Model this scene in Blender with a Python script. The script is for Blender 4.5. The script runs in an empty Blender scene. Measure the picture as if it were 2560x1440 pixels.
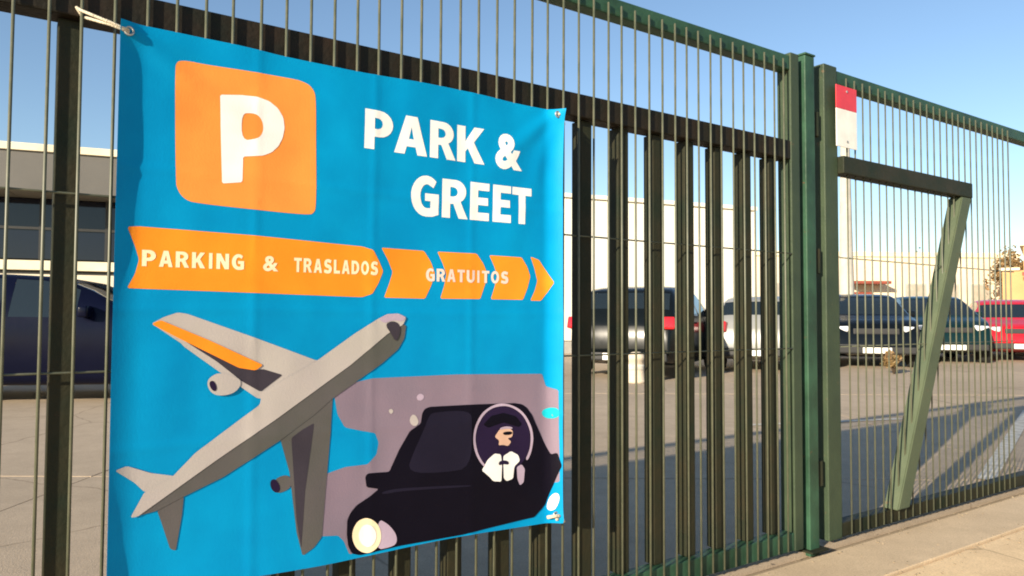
import bpy, bmesh, math, random
from mathutils import Vector, Matrix, noise

random.seed(11)
R = math.radians
scn = bpy.context.scene
COL = scn.collection

# ------------------------------------------------------------------ camera
cam_d = bpy.data.cameras.new('camera')
cam_d.sensor_width = 36.0
cam_d.lens = 25.98
cam_d.clip_start = 0.05
cam_d.clip_end = 2000
cam = bpy.data.objects.new('camera', cam_d)
COL.objects.link(cam)
cam.matrix_world = Matrix.Translation((0, 0, 1.0)) @ Matrix.Rotation(R(90 + 2.2), 4, 'X') @ Matrix.Rotation(R(0.24), 4, 'Z')
scn.camera = cam

# ------------------------------------------------------------------ the gate line
TH = R(55.81)                                   # bearing of the gate line, from +Y towards +X
GD = Vector((math.sin(TH), math.cos(TH), 0))    # along the gate
GN = Vector((math.cos(TH), -math.sin(TH), 0))   # towards the street
G0 = Vector((-0.9218, 1.6997, 0))               # foot of the banner's left edge
GROT = math.atan2(GD.y, GD.x)

# ------------------------------------------------------------------ sun and sky
SUN_EL = R(17.0)
SUN_OFF = R(18.5)                                 # sun's bearing off the gate line, street side
to_sun_h = (-GD * math.cos(SUN_OFF) + GN * math.sin(SUN_OFF)).normalized()
to_sun = (to_sun_h * math.cos(SUN_EL) + Vector((0, 0, math.sin(SUN_EL)))).normalized()
world = bpy.data.worlds.new('World')
scn.world = world
world.use_nodes = True
wn = world.node_tree.nodes
wl = world.node_tree.links
sky = wn.new('ShaderNodeTexSky')
sky.sky_type = 'NISHITA'
sky.sun_disc = False
sky.sun_elevation = SUN_EL
sky.sun_rotation = math.atan2(to_sun_h.x, to_sun_h.y)
sky.altitude = 0
sky.air_density = 1.0
sky.dust_density = 0.35
sky.ozone_density = 2.2
wn['Background'].inputs['Strength'].default_value = 0.097
wl.new(sky.outputs['Color'], wn['Background'].inputs['Color'])
sun_d = bpy.data.lights.new('sun', 'SUN')
sun_d.energy = 5.0
sun_d.angle = R(0.6)
sun_d.color = (1.0, 0.87, 0.68)
sun = bpy.data.objects.new('sun', sun_d)
COL.objects.link(sun)
sun.rotation_euler = (-to_sun).to_track_quat('-Z', 'Y').to_euler()
sun.location = (0, -5, 12)

scn.view_settings.view_transform = 'Standard'
scn.view_settings.look = 'None'
scn.view_settings.exposure = 0.95
scn.view_settings.gamma = 1.0
scn.cycles.filter_width = 1.9

# ------------------------------------------------------------------ materials
def mat(name, col, rough=0.6, metal=0.0, var=0.0, scale=8.0, bump=0.0, bscale=60.0, col2=None, coat=0.0, spec=None, detail=6.0, trans=0.0, wear=None, wamt=0.66):
    """Principled material whose colour drifts between two tones on an object-space noise, with optional fine relief."""
    m = bpy.data.materials.new(name)
    m.use_nodes = True
    nt = m.node_tree
    b = nt.nodes['Principled BSDF']
    b.inputs['Base Color'].default_value = (*col, 1)
    b.inputs['Roughness'].default_value = rough
    b.inputs['Metallic'].default_value = metal
    if coat:
        b.inputs['Coat Weight'].default_value = coat
        b.inputs['Coat Roughness'].default_value = 0.06
    if spec is not None:
        b.inputs['Specular IOR Level'].default_value = spec
    if trans:
        b.inputs['Transmission Weight'].default_value = trans
    if var or col2 or bump:
        tc = nt.nodes.new('ShaderNodeTexCoord')
    if var or col2:
        nz = nt.nodes.new('ShaderNodeTexNoise')
        nz.inputs['Scale'].default_value = scale
        nz.inputs['Detail'].default_value = detail
        nz.inputs['Roughness'].default_value = 0.62
        nt.links.new(tc.outputs['Object'], nz.inputs['Vector'])
        rp = nt.nodes.new('ShaderNodeValToRGB')
        a = col
        c2 = col2 if col2 else tuple(c * (1 - var) for c in col)
        if not col2:
            a = tuple(min(1, c * (1 + var * 0.6)) for c in col)
        rp.color_ramp.elements[0].position = 0.34
        rp.color_ramp.elements[1].position = 0.68
        rp.color_ramp.elements[0].color = (*c2, 1)
        rp.color_ramp.elements[1].color = (*a, 1)
        nt.links.new(nz.outputs['Fac'], rp.inputs['Fac'])
        nt.links.new(rp.outputs['Color'], b.inputs['Base Color'])
        mr = nt.nodes.new('ShaderNodeMapRange')
        mr.inputs['To Min'].default_value = max(0.02, rough - 0.1)
        mr.inputs['To Max'].default_value = min(1, rough + 0.1)
        nt.links.new(nz.outputs['Fac'], mr.inputs['Value'])
        nt.links.new(mr.outputs['Result'], b.inputs['Roughness'])
    if wear:                                   # chips and rust blooms where the coat has failed
        n4 = nt.nodes.new('ShaderNodeTexNoise')
        n4.inputs['Scale'].default_value = 22
        n4.inputs['Detail'].default_value = 8
        n4.inputs['Roughness'].default_value = 0.72
        nt.links.new(tc.outputs['Object'], n4.inputs['Vector'])
        r4 = nt.nodes.new('ShaderNodeValToRGB')
        r4.color_ramp.elements[0].position = wamt
        r4.color_ramp.elements[1].position = wamt + 0.05
        nt.links.new(n4.outputs['Fac'], r4.inputs['Fac'])
        mx = nt.nodes.new('ShaderNodeMix')
        mx.data_type = 'RGBA'
        mx.inputs['B'].default_value = (*wear, 1)
        nt.links.new(r4.outputs['Color'], mx.inputs['Factor'])
        nt.links.new(rp.outputs['Color'], mx.inputs['A'])
        nt.links.new(mx.outputs['Result'], b.inputs['Base Color'])
    if bump:
        n2 = nt.nodes.new('ShaderNodeTexNoise')
        n2.inputs['Scale'].default_value = bscale
        n2.inputs['Detail'].default_value = 4
        nt.links.new(tc.outputs['Object'], n2.inputs['Vector'])
        bp = nt.nodes.new('ShaderNodeBump')
        bp.inputs['Strength'].default_value = bump
        bp.inputs['Distance'].default_value = 0.01
        nt.links.new(n2.outputs['Fac'], bp.inputs['Height'])
        nt.links.new(bp.outputs['Normal'], b.inputs['Normal'])
    return m

def ground_mat(name, base, dark, light, s1=0.35, s2=5.0, s3=140.0, bump=0.5, cracks=0.0):
    """Mineral ground: broad stains, medium mottling and fine grit."""
    m = bpy.data.materials.new(name)
    m.use_nodes = True
    nt = m.node_tree
    b = nt.nodes['Principled BSDF']
    b.inputs['Roughness'].default_value = 0.92
    b.inputs['Specular IOR Level'].default_value = 0.25
    tc = nt.nodes.new('ShaderNodeTexCoord')
    def nz(sc, det, ro=0.6):
        n = nt.nodes.new('ShaderNodeTexNoise')
        n.inputs['Scale'].default_value = sc
        n.inputs['Detail'].default_value = det
        n.inputs['Roughness'].default_value = ro
        nt.links.new(tc.outputs['Object'], n.inputs['Vector'])
        return n
    def ramp(n, p0, p1, c0, c1):
        r = nt.nodes.new('ShaderNodeValToRGB')
        r.color_ramp.elements[0].position = p0
        r.color_ramp.elements[1].position = p1
        r.color_ramp.elements[0].color = (*c0, 1)
        r.color_ramp.elements[1].color = (*c1, 1)
        nt.links.new(n.outputs['Fac'], r.inputs['Fac'])
        return r
    def mix(a, bb, fac, mode='MULTIPLY'):
        x = nt.nodes.new('ShaderNodeMix')
        x.data_type = 'RGBA'
        x.blend_type = mode
        x.inputs['Factor'].default_value = fac
        nt.links.new(a, x.inputs['A'])
        nt.links.new(bb, x.inputs['B'])
        return x.outputs['Result']
    n1 = nz(s1, 7, 0.65)
    n2 = nz(s2, 6, 0.7)
    n3 = nz(s3, 3, 0.6)
    c = ramp(n1, 0.36, 0.66, dark, light).outputs['Color']
    c2 = ramp(n2, 0.3, 0.7, tuple(x * 0.82 for x in base), tuple(min(1, x * 1.12) for x in base)).outputs['Color']
    cc = mix(c, c2, 0.55, 'MIX')
    c3 = ramp(n3, 0.3, 0.62, (0.72, 0.71, 0.7), (1, 1, 1)).outputs['Color']
    cc = mix(cc, c3, 0.8)
    if cracks:
        n5 = nz(0.9, 5, 0.6)
        st = ramp(n5, 0.60, 0.72, (1, 1, 1), (0.62, 0.60, 0.58)).outputs['Color']
        cc = mix(cc, st, 0.7)
        wv = nt.nodes.new('ShaderNodeMix')
        wv.data_type = 'RGBA'
        wv.inputs['Factor'].default_value = 0.12
        nt.links.new(tc.outputs['Object'], wv.inputs['A'])
        nt.links.new(nz(2.2, 4).outputs['Color'], wv.inputs['B'])
        vo = nt.nodes.new('ShaderNodeTexVoronoi')
        vo.feature = 'DISTANCE_TO_EDGE'
        vo.inputs['Scale'].default_value = cracks
        nt.links.new(wv.outputs['Result'], vo.inputs['Vector'])
        rc = nt.nodes.new('ShaderNodeValToRGB')
        rc.color_ramp.elements[0].position = 0.0
        rc.color_ramp.elements[1].position = 0.006 * cracks
        rc.color_ramp.elements[0].color = (0.5, 0.48, 0.46, 1)
        nt.links.new(vo.outputs['Distance'], rc.inputs['Fac'])
        cc = mix(cc, rc.outputs['Color'], 0.8)
    nt.links.new(cc, b.inputs['Base Color'])
    bp = nt.nodes.new('ShaderNodeBump')
    bp.inputs['Strength'].default_value = bump
    bp.inputs['Distance'].default_value = 0.004
    nt.links.new(n3.outputs['Fac'], bp.inputs['Height'])
    nt.links.new(bp.outputs['Normal'], b.inputs['Normal'])
    return m

M = {}
M['green'] = mat('green_paint', (0.026, 0.072, 0.040), 0.5, spec=0.3, var=0.45, scale=5, wear=(0.10, 0.055, 0.025), wamt=0.64, bump=0.15, bscale=90)
M['dark_green'] = mat('dark_green_paint', (0.013, 0.020, 0.011), 0.6, spec=0.2, scale=6, col2=(0.028, 0.024, 0.012), bump=0.2, bscale=70, wear=(0.05, 0.03, 0.016), wamt=0.64)
M['olive'] = mat('olive_paint', (0.045, 0.066, 0.034), 0.55, spec=0.3, col2=(0.026, 0.042, 0.024), scale=4, wear=(0.11, 0.075, 0.04), wamt=0.63, bump=0.2, bscale=80)
M['brace'] = mat('faded_green_paint', (0.085, 0.105, 0.060), 0.6, spec=0.3, col2=(0.060, 0.080, 0.045), scale=4, bump=0.2, bscale=80, wear=(0.12, 0.09, 0.05), wamt=0.63)
M['rail'] = mat('dark_rail_paint', (0.008, 0.011, 0.007), 0.6, spec=0.2, col2=(0.024, 0.015, 0.009), scale=7, bump=0.25, bscale=60)
M['wire'] = mat('wire_coating', (0.12, 0.12, 0.08), 0.45, col2=(0.07, 0.08, 0.05), scale=14)
M['zinc'] = mat('galvanised_metal', (0.45, 0.45, 0.43), 0.4, metal=0.8, var=0.3, scale=40)
M['rope'] = mat('pale_rope', (0.62, 0.55, 0.42), 0.85, var=0.25, scale=60, bump=0.5, bscale=300)
M['lot'] = ground_mat('lot_concrete', (0.47, 0.375, 0.27), (0.34, 0.27, 0.195), (0.55, 0.435, 0.315), cracks=0.42)
M['soil'] = ground_mat('sandy_ground', (0.36, 0.29, 0.2), (0.28, 0.22, 0.15), (0.42, 0.34, 0.23), s1=0.05)
M['pave'] = ground_mat('street_pavement', (0.86, 0.63, 0.37), (0.74, 0.54, 0.31), (0.92, 0.68, 0.41), s1=0.9, cracks=0.55)
M['sill'] = ground_mat('threshold_concrete', (0.66, 0.50, 0.32), (0.52, 0.39, 0.25), (0.72, 0.55, 0.36), s1=2.0)
M['line'] = mat('worn_white_paint_and_sun', (0.62, 0.6, 0.54), 0.8, col2=(0.38, 0.34, 0.27), scale=12)

# ------------------------------------------------------------------ helpers
def link(name, me, m=None, parent=None, smooth=False):
    o = bpy.data.objects.new(name, me)
    COL.objects.link(o)
    if m is not None and len(me.materials) == 0:
        me.materials.append(m)
    if parent is not None:
        o.parent = parent
    if smooth:
        for p in me.polygons:
            p.use_smooth = True
    return o

def bm_obj(name, bm, m=None, parent=None, smooth=False):
    bmesh.ops.recalc_face_normals(bm, faces=bm.faces[:])
    me = bpy.data.meshes.new(name)
    bm.to_mesh(me)
    bm.free()
    return link(name, me, m, parent, smooth)

def thing(name, label, cat, loc=(0, 0, 0), rz=0.0, group=None):
    o = bpy.data.objects.new(name, None)
    COL.objects.link(o)
    o.empty_display_size = 0.1
    o.location = loc
    o.rotation_euler = (0, 0, rz)
    o['label'] = label
    o['category'] = cat
    if group:
        o['group'] = group
    return o

def struct(o):
    o['kind'] = 'structure'
    return o

def add_box(bm, x0, x1, y0, y1, z0, z1, bev=0.0):
    vs = [bm.verts.new((x, y, z)) for x in (x0, x1) for y in (y0, y1) for z in (z0, z1)]
    fs = [(0, 1, 3, 2), (4, 6, 7, 5), (0, 4, 5, 1), (2, 3, 7, 6), (0, 2, 6, 4), (1, 5, 7, 3)]
    faces = [bm.faces.new([vs[i] for i in f]) for f in fs]
    if bev:
        es = set(e for f in faces for e in f.edges)
        bmesh.ops.bevel(bm, geom=list(es), offset=bev, segments=2, affect='EDGES', profile=0.6)

def box(name, dims, m, parent=None, bev=0.0):
    bm = bmesh.new()
    add_box(bm, *dims, bev=bev)
    return bm_obj(name, bm, m, parent)

def add_tube(bm, pts, r, n=8, caps=True):
    """A round tube swept along points."""
    rings = []
    pts = [Vector(p) for p in pts]
    rr = r if isinstance(r, (list, tuple)) else [r] * len(pts)
    prev = None
    for i, p in enumerate(pts):
        t = (pts[min(i + 1, len(pts) - 1)] - pts[max(i - 1, 0)]).normalized()
        if prev is None:
            a = Vector((0, 0, 1)) if abs(t.z) < 0.9 else Vector((1, 0, 0))
            u = t.cross(a).normalized()
        else:
            u = (prev - t * prev.dot(t)).normalized()
        prev = u
        w = t.cross(u)
        rings.append([bm.verts.new(p + (u * math.cos(2 * math.pi * k / n) + w * math.sin(2 * math.pi * k / n)) * rr[i]) for k in range(n)])
    for a, b in zip(rings, rings[1:]):
        for k in range(n):
            bm.faces.new((a[k], a[(k + 1) % n], b[(k + 1) % n], b[k]))
    if caps:
        bm.faces.new(rings[0][::-1])
        bm.faces.new(rings[-1])

def add_lathe_y(bm, prof, n=24, c=(0, 0, 0)):
    """Surface of revolution about the Y axis; prof = [(y, radius)]."""
    rings = []
    for y, r in prof:
        rings.append([bm.verts.new((c[0] + r * math.cos(2 * math.pi * k / n), c[1] + y, c[2] + r * math.sin(2 * math.pi * k / n))) for k in range(n)])
    for a, b in zip(rings, rings[1:]):
        for k in range(n):
            bm.faces.new((a[k], a[(k + 1) % n], b[(k + 1) % n], b[k]))
    bm.faces.new(rings[0][::-1])
    bm.faces.new(rings[-1])

def add_lathe_z(bm, prof, n=20, c=(0, 0, 0)):
    rings = []
    for z, r in prof:
        rings.append([bm.verts.new((c[0] + r * math.cos(2 * math.pi * k / n), c[1] + r * math.sin(2 * math.pi * k / n), c[2] + z)) for k in range(n)])
    for a, b in zip(rings, rings[1:]):
        for k in range(n):
            bm.faces.new((a[k], a[(k + 1) % n], b[(k + 1) % n], b[k]))
    bm.faces.new(rings[0][::-1])
    bm.faces.new(rings[-1])

# ================================================================== SETTING
bm = bmesh.new()
add_box(bm, -700, 700, -700, 700, -0.4, -0.03)
struct(bm_obj('ground', bm, M['soil']))

def gate_clip(bm, keep_inside, off):
    p = G0 + GN * off
    g = bm.verts[:] + bm.edges[:] + bm.faces[:]
    r = bmesh.ops.bisect_plane(bm, geom=g, plane_co=p, plane_no=GN, clear_outer=keep_inside, clear_inner=not keep_inside)
    es = [e for e in r['geom_cut'] if isinstance(e, bmesh.types.BMEdge)]
    if es:
        bmesh.ops.edgeloop_fill(bm, edges=es)

# lot: cast slabs with open joints
lot = struct(thing('car_park_paving', 'sandy concrete paving', 'paving'))
for k in ('label', 'category'):
    del lot[k]
xs = [-26.2, -20.2, -14.2, -8.2, -2.6, 3.4, 9.4, 15.4, 21.4, 27.4]
ys = [-9.4, -4.4, -0.4, 4.62, 9.7, 14.7, 19.7, 24.7, 30.7]
for i in range(len(xs) - 1):
    for j in range(len(ys) - 1):
        bm = bmesh.new()
        add_box(bm, xs[i] + 0.006, xs[i + 1] - 0.006, ys[j] + 0.006, ys[j + 1] - 0.006, -0.028, random.uniform(-0.003, 0.0))
        gate_clip(bm, True, -0.02)
        if len(bm.faces) < 4:
            bm.free()
            continue
        bm_obj('slab', bm, M['lot'], lot)

def strip(name, s0, s1, o0, o1, z0, z1, m):
    bm = bmesh.new()
    add_box(bm, s0, s1, -o1, -o0, z0, z1, bev=0.004)
    o = bm_obj(name, bm, m)
    o.location = G0
    o.rotation_euler = (0, 0, GROT)
    return struct(o)

strip('gate_threshold', -14, 24, 0.06, 0.34, -0.05, 0.006, M['sill'])
strip('pavement', -14, 24, 0.352, 5.6, -0.05, -0.002, M['pave'])
strip('kerb', -14, 24, 5.606, 5.75, -0.16, 0.0, M['sill'])
M['asphalt'] = ground_mat('asphalt', (0.06, 0.06, 0.058), (0.05, 0.05, 0.048), (0.075, 0.073, 0.07))
strip('road', -40, 50, 5.756, 13, -0.16, -0.014, M['asphalt'])

def ground_line(a, b, w, name='parking_and_sunlit_line'):
    a = Vector((*a, 0)); b = Vector((*b, 0))
    t = (b - a).normalized()
    nn = Vector((-t.y, t.x, 0)) * w / 2
    bm = bmesh.new()
    N = 14
    L = []
    Rr = []
    for i in range(N + 1):
        p = a.lerp(b, i / N)
        j = random.uniform(-0.006, 0.006)
        L.append(bm.verts.new(p + nn * (1 + j * 8) + Vector((0, 0, 0.004))))
        Rr.append(bm.verts.new(p - nn * (1 + j * 5) + Vector((0, 0, 0.004))))
    for i in range(N):
        bm.faces.new((L[i], L[i + 1], Rr[i + 1], Rr[i]))
    return struct(bm_obj(name, bm, M['line']))
ground_line((2.2, 6.90), (3.85, 7.36), 0.09)
ground_line((2.94, 4.62), (5.6, 8.05), 0.10)  # sunlit edge of the gate's shadow, put in as a pale strip

# loose grit gathered along the threshold and under the gate
bm = bmesh.new()
rg = random.Random(21)
for k in range(900):
    s_ = rg.uniform(0.5, 6.5)
    o_ = rg.choice((rg.gauss(0.06, 0.03), rg.gauss(0.35, 0.05), rg.uniform(0.05, 1.4)))
    z_ = 0.006 if 0.06 < o_ < 0.34 else (-0.002 if o_ >= 0.34 else -0.004)
    r_ = rg.uniform(0.0015, 0.0050) * (1.5 if rg.random() < 0.05 else 1)
    p = G0 + GD * s_ + GN * o_ + Vector((0, 0, z_ + r_ * 0.4))
    bmesh.ops.create_icosphere(bm, subdivisions=1, radius=r_, matrix=Matrix.Translation(p) @ Matrix.Rotation(rg.uniform(0, 6), 4, 'Z') @ Matrix.Diagonal((rg.uniform(.7, 1.5), rg.uniform(.6, 1.1), rg.uniform(.4, .8), 1)))
M['grit'] = mat('grit', (0.38, 0.30, 0.20), 0.9, col2=(0.16, 0.13, 0.09), scale=40)
gr = bm_obj('grit', bm, M['grit'])
gr['kind'] = 'stuff'
gr['label'] = 'loose grit scattered along the gate threshold'

# ================================================================== GATE
def gate_root(name, label, cat):
    return thing(name, label, cat, G0, GROT)

def copies(first, locs):
    out = [first]
    first.location = locs[0]
    for l in locs[1:]:
        c = first.copy()
        COL.objects.link(c)
        c.location = l
        out.append(c)
    return out

def wire_mesh(root, s0, s1, z0, z1, step=0.066, phase=-0.006):
    ks = range(math.ceil((s0 - phase) / step), math.floor((s1 - phase) / step) + 1)
    bm = bmesh.new()
    add_tube(bm, [(0, 0, z0), (0, 0, z1)], 0.0040, 6)
    w = bm_obj('vertical_wire', bm, M['wire'], root, True)
    locs = [(phase + k * step + random.uniform(-0.0022, 0.0022), -0.005, 0) for k in ks]
    cs = copies(w, locs)
    for c in cs:
        c.parent = root
        c.rotation_euler = (0, random.uniform(-0.0014, 0.0014), 0)
    bm = bmesh.new()
    add_tube(bm, [(s0, 0.0015, 0), ((s0 + s1) / 2, 0.0015, 0), (s1, 0.0015, 0)], 0.0030, 6)
    h = bm_obj('horizontal_wire', bm, M['wire'], root, True)
    for c in copies(h, [(0, 0, z) for z in (0.87, 1.272)]):
        c.parent = root

# --- left leaf: bars behind mesh
ga = gate_root('gate_leaf', 'dark green steel gate leaf with thick vertical bars behind wire mesh, banner hung on it', 'gate')
S0, S1 = -3.6, 2.615
box('top_rail', (S0, 2.555, 0.004, 0.064, 2.066, 2.128), M['green'], ga, 0.006)
box('middle_rail', (S0, 2.555, 0.003, 0.075, 1.678, 1.758), M['rail'], ga, 0.005)
box('bottom_rail', (S0, 2.555, 0.004, 0.064, 0.022, 0.098), M['green'], ga, 0.005)
box('stile', (2.557, S1, 0.0, 0.07, 0.02, 2.142), M['olive'], ga, 0.005)
bm = bmesh.new()
add_box(bm, -0.025, 0.025, 0.028, 0.078, 0.10, 1.676, 0.004)
bar = bm_obj('bar', bm, M['dark_green'], ga)
for c in copies(bar, [(1.443 + 0.1705 * k + random.uniform(-0.003, 0.003), 0, 0) for k in range(-29, 7)]):
    c.parent = ga
wire_mesh(ga, S0, 2.55, 0.03, 2.10)

# --- post between the leaves
gp = gate_root('gate_post', 'green square steel post standing between the two gate leaves', 'post')
box('post_tube', (2.655, 2.722, -0.004, 0.066, -0.02, 2.15), M['green'], gp, 0.005)
box('post_cap', (2.651, 2.726, -0.008, 0.070, 2.151, 2.160), M['green'], gp, 0.003)
box('base_plate', (2.63, 2.75, -0.03, 0.09, 0.001, 0.010), M['dark_green'], gp, 0.002)

for z in (0.32, 1.25, 1.86):
    bm = bmesh.new()
    add_lathe_z(bm, [(-0.055, 0.013), (-0.053, 0.016), (0.053, 0.016), (0.055, 0.013)], 14, (2.760, 0.02, z))
    add_box(bm, 2.720, 2.752, 0.012, 0.028, z - 0.035, z + 0.035)
    bm_obj('hinge', bm, M['dark_green'], gp)

# --- right leaf: mesh only with a slanted brace
gb = gate_root('braced_gate_leaf', 'green mesh gate leaf with slanted square brace, right of the post', 'gate')
box('top_rail', (2.902, 5.6, 0.004, 0.064, 2.066, 2.128), M['green'], gb, 0.006)
box('middle_rail', (2.902, 4.120, -0.028, 0.044, 1.652, 1.732), M['dark_green'], gb, 0.005)
box('bottom_rail', (2.902, 5.6, 0.004, 0.064, 0.022, 0.085), M['dark_green'], gb, 0.005)
box('stile', (2.800, 2.900, 0.0, 0.066, 0.02, 2.142), M['olive'], gb, 0.005)
bm = bmesh.new()
a = Vector((4.055, 0, 1.650)); b = Vector((3.365, 0, 0.087))
t = (b - a).normalized(); u = Vector((t.z, 0, -t.x)) * 0.048
vs = []
for p in (a, b):
    for sgn in (1, -1):
        q = p + u * sgn
        q.x += (p.z - q.z) * t.x / t.z
        q.z = p.z
        for y in (-0.028, 0.044):
            vs.append(bm.verts.new((q.x, y, q.z)))
for f in ((0, 1, 3, 2), (4, 6, 7, 5), (0, 4, 5, 1), (2, 3, 7, 6), (0, 2, 6, 4), (1, 5, 7, 3)):
    bm.faces.new([vs[i] for i in f])
bmesh.ops.bevel(bm, geom=bm.edges[:], offset=0.005, segments=2, affect='EDGES')
bm_obj('brace', bm, M['brace'], gb)
box('end_stile', (5.602, 5.662, 0.002, 0.064, 0.02, 2.14), M['green'], gb, 0.005)
wire_mesh(gb, 2.905, 4.67, 0.03, 2.10)

# --- red and white plate wired to the right leaf
tg = gate_root('marker_plate', 'small red and white plate fixed at the top of the braced leaf', 'sign')
M['plate_white'] = mat('plate_white', (0.78, 0.76, 0.70), 0.5, var=0.12, scale=12)
M['plate_red'] = mat('plate_red', (0.62, 0.035, 0.05), 0.45, var=0.12, scale=12)
box('white_field', (2.858, 3.02, -0.022, -0.018, 1.772, 1.945), M['plate_white'], tg, 0.001)
box('red_field', (2.858, 3.02, -0.022, -0.018, 1.946, 2.052), M['plate_red'], tg, 0.001)
for z in (1.80, 2.03):
    bm = bmesh.new()
    add_lathe_y(bm, [(-0.0255, 0.002), (-0.025, 0.005), (-0.021, 0.006)], 10, (2.94, 0, z))
    bm_obj('rivet', bm, M['zinc'], tg)

# ================================================================== BANNER
BW, BZ0, BZ1 = 1.268, 0.352, 1.672
BOFF = 0.030
def bulge(s, z):
    """How far the vinyl stands off the gate: sag between ties, curled side hems, soft wrinkles."""
    v = (z - BZ0) / (BZ1 - BZ0)
    u = s / BW
    o = BOFF - 0.010 * math.sin(math.pi * min(1, max(0, u))) * math.sin(math.pi * min(1, max(0, v)))
    e = max(0.0, (0.060 - s) / 0.060)
    o += 0.017 * e * e * (0.75 + 0.25 * math.cos(v * 7.0 + 0.4))
    e = max(0.0, (s - (BW - 0.055)) / 0.055)
    o += 0.034 * e * e
    # creases that run into the tied corners
    for cs, cz, dx, dz, am in ((BW, BZ1, -0.75, -0.66, 0.007), (BW, BZ1, -0.35, -0.94, 0.005), (0, BZ1, 0.82, -0.57, 0.006), (BW, BZ0, -0.8, 0.6, 0.004), (0, BZ1, 0.97, -0.25, 0.004)):
        a = (s - cs) * dx + (z - cz) * dz
        p = (s - cs) * dz - (z - cz) * dx
        if a > 0:
            o += am * math.exp(-(p / (0.018 + 0.05 * a)) ** 2) * math.exp(-a / 0.30)
    o += 0.0065 * noise.noise(Vector((s * 3.2, z * 2.3, 1.7))) + 0.0019 * noise.noise(Vector((s * 11, z * 8, 4.2)))
    # soft ridges left from having been folded
    for q in (0.315, 0.634, 0.95):
        o += 0.0011 * math.exp(-((s - q) / 0.011) ** 2)
    for q in (0.69, 1.01, 1.34):
        o += 0.0010 * math.exp(-((z - q - 0.004 * math.sin(s * 5)) / 0.010) ** 2)
    o += 0.0016 * math.sin(s * 26 + 2.2 * math.sin(z * 4)) * math.exp(-((BZ1 - z) / 0.20) ** 2)
    return o

def vinyl(name, col, col2=None, rough=0.5):
    return mat(name, col, rough, var=0.10, scale=5.0, col2=col2, bump=0.06, bscale=220, detail=3.0, spec=0.08)
V = {
    'blue': vinyl('print_blue', (0.000, 0.268, 0.530), (0.000, 0.225, 0.475)),
    'orange': vinyl('print_orange', (0.90, 0.27, 0.020)),
    'orange2': vinyl('print_orange_square', (0.90, 0.285, 0.055)),
    'white': vinyl('print_white', (0.86, 0.84, 0.80)),
    'cream': vinyl('print_cream', (0.90, 0.74, 0.48)),
    'mauve': vinyl('print_mauve', (0.225, 0.168, 0.215), (0.20, 0.16, 0.205)),
    'beige': vinyl('print_beige', (0.44, 0.39, 0.375), (0.42, 0.385, 0.35)),
    'grey': vinyl('print_grey', (0.105, 0.095, 0.095), (0.085, 0.085, 0.075)),
    'slate': vinyl('print_slate', (0.045, 0.038, 0.050)),
    'black': vinyl('print_black', (0.004, 0.003, 0.008)),
    'midnight': vinyl('print_midnight', (0.018, 0.010, 0.035)),
    'navy': vinyl('print_navy', (0.012, 0.010, 0.022)),
    'teal': vinyl('print_teal', (0.01, 0.42, 0.50)),
    'skin': vinyl('print_skin', (0.66, 0.42, 0.30)),
    'pale': vinyl('print_pale', (0.74, 0.58, 0.50)),
    'lilac': vinyl('print_lilac', (0.42, 0.33, 0.42)),
}
bn = thing('banner', 'large bright blue parking banner with airplane and black car print, tied to the gate', 'banner', G0, GROT)

def drape(name, bm, layer, m, sub=0.0151):
    """Cut a flat (s, z) outline along a grid and lay it on the vinyl."""
    vs = bm.verts[:]
    s0 = min(v.co.x for v in vs); s1 = max(v.co.x for v in vs)
    z0 = min(v.co.z for v in vs); z1 = max(v.co.z for v in vs)
    k = math.ceil(s0 / sub)
    while k * sub < s1:
        bmesh.ops.bisect_plane(bm, geom=bm.verts[:] + bm.edges[:] + bm.faces[:], plane_co=(k * sub, 0, 0), plane_no=(1, 0, 0))
        k += 1
    k = math.ceil(z0 / sub)
    while k * sub < z1:
        bmesh.ops.bisect_plane(bm, geom=bm.verts[:] + bm.edges[:] + bm.faces[:], plane_co=(0, 0, k * sub), plane_no=(0, 0, 1))
        k += 1
    bmesh.ops.triangulate(bm, faces=bm.faces[:])
    for f in bm.faces:
        f.normal_update()
        if f.normal.y > 0:
            f.normal_flip()
    for v in bm.verts:
        v.co.y = -bulge(v.co.x, v.co.z) - 0.0007 * layer
    me = bpy.data.meshes.new(name)
    bm.to_mesh(me)
    bm.free()
    return link(name, me, m, bn, True)

# the vinyl sheet itself, a thin body with a front and a back
bm = bmesh.new()
NS, NZ = 168, 176
fr = []; bk = []
for i in range(NS + 1):
    a = []; b = []
    for j in range(NZ + 1):
        s = BW * i / NS; z = BZ0 + (BZ1 - BZ0) * j / NZ
        zz = z + (0.004 * math.sin(s * 9) if j in (0, NZ) else 0)
        o = bulge(s, z)
        a.append(bm.verts.new((s, -o, zz))); b.append(bm.verts.new((s, -o + 0.0014, zz)))
    fr.append(a); bk.append(b)
for i in range(NS):
    for j in range(NZ):
        bm.faces.new((fr[i][j], fr[i + 1][j], fr[i + 1][j + 1], fr[i][j + 1]))
        bm.faces.new((bk[i][j], bk[i][j + 1], bk[i + 1][j + 1], bk[i + 1][j]))
for f in bm.faces:
    f.smooth = True
def rim(*vs):                                # the cut edge keeps its own vertices, so it stays crisp
    bm.faces.new([bm.verts.new(v.co) for v in vs])
for i in range(NS):
    rim(fr[i][0], bk[i][0], bk[i + 1][0], fr[i + 1][0])
    rim(fr[i][NZ], fr[i + 1][NZ], bk[i + 1][NZ], bk[i][NZ])
for j in range(NZ):
    rim(fr[0][j], fr[0][j + 1], bk[0][j + 1], bk[0][j])
    rim(fr[NS][j], bk[NS][j], bk[NS][j + 1], fr[NS][j + 1])
me = bpy.data.meshes.new('vinyl_sheet')
bm.to_mesh(me)
bm.free()
link('vinyl_sheet', me, V['blue'], bn)


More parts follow.
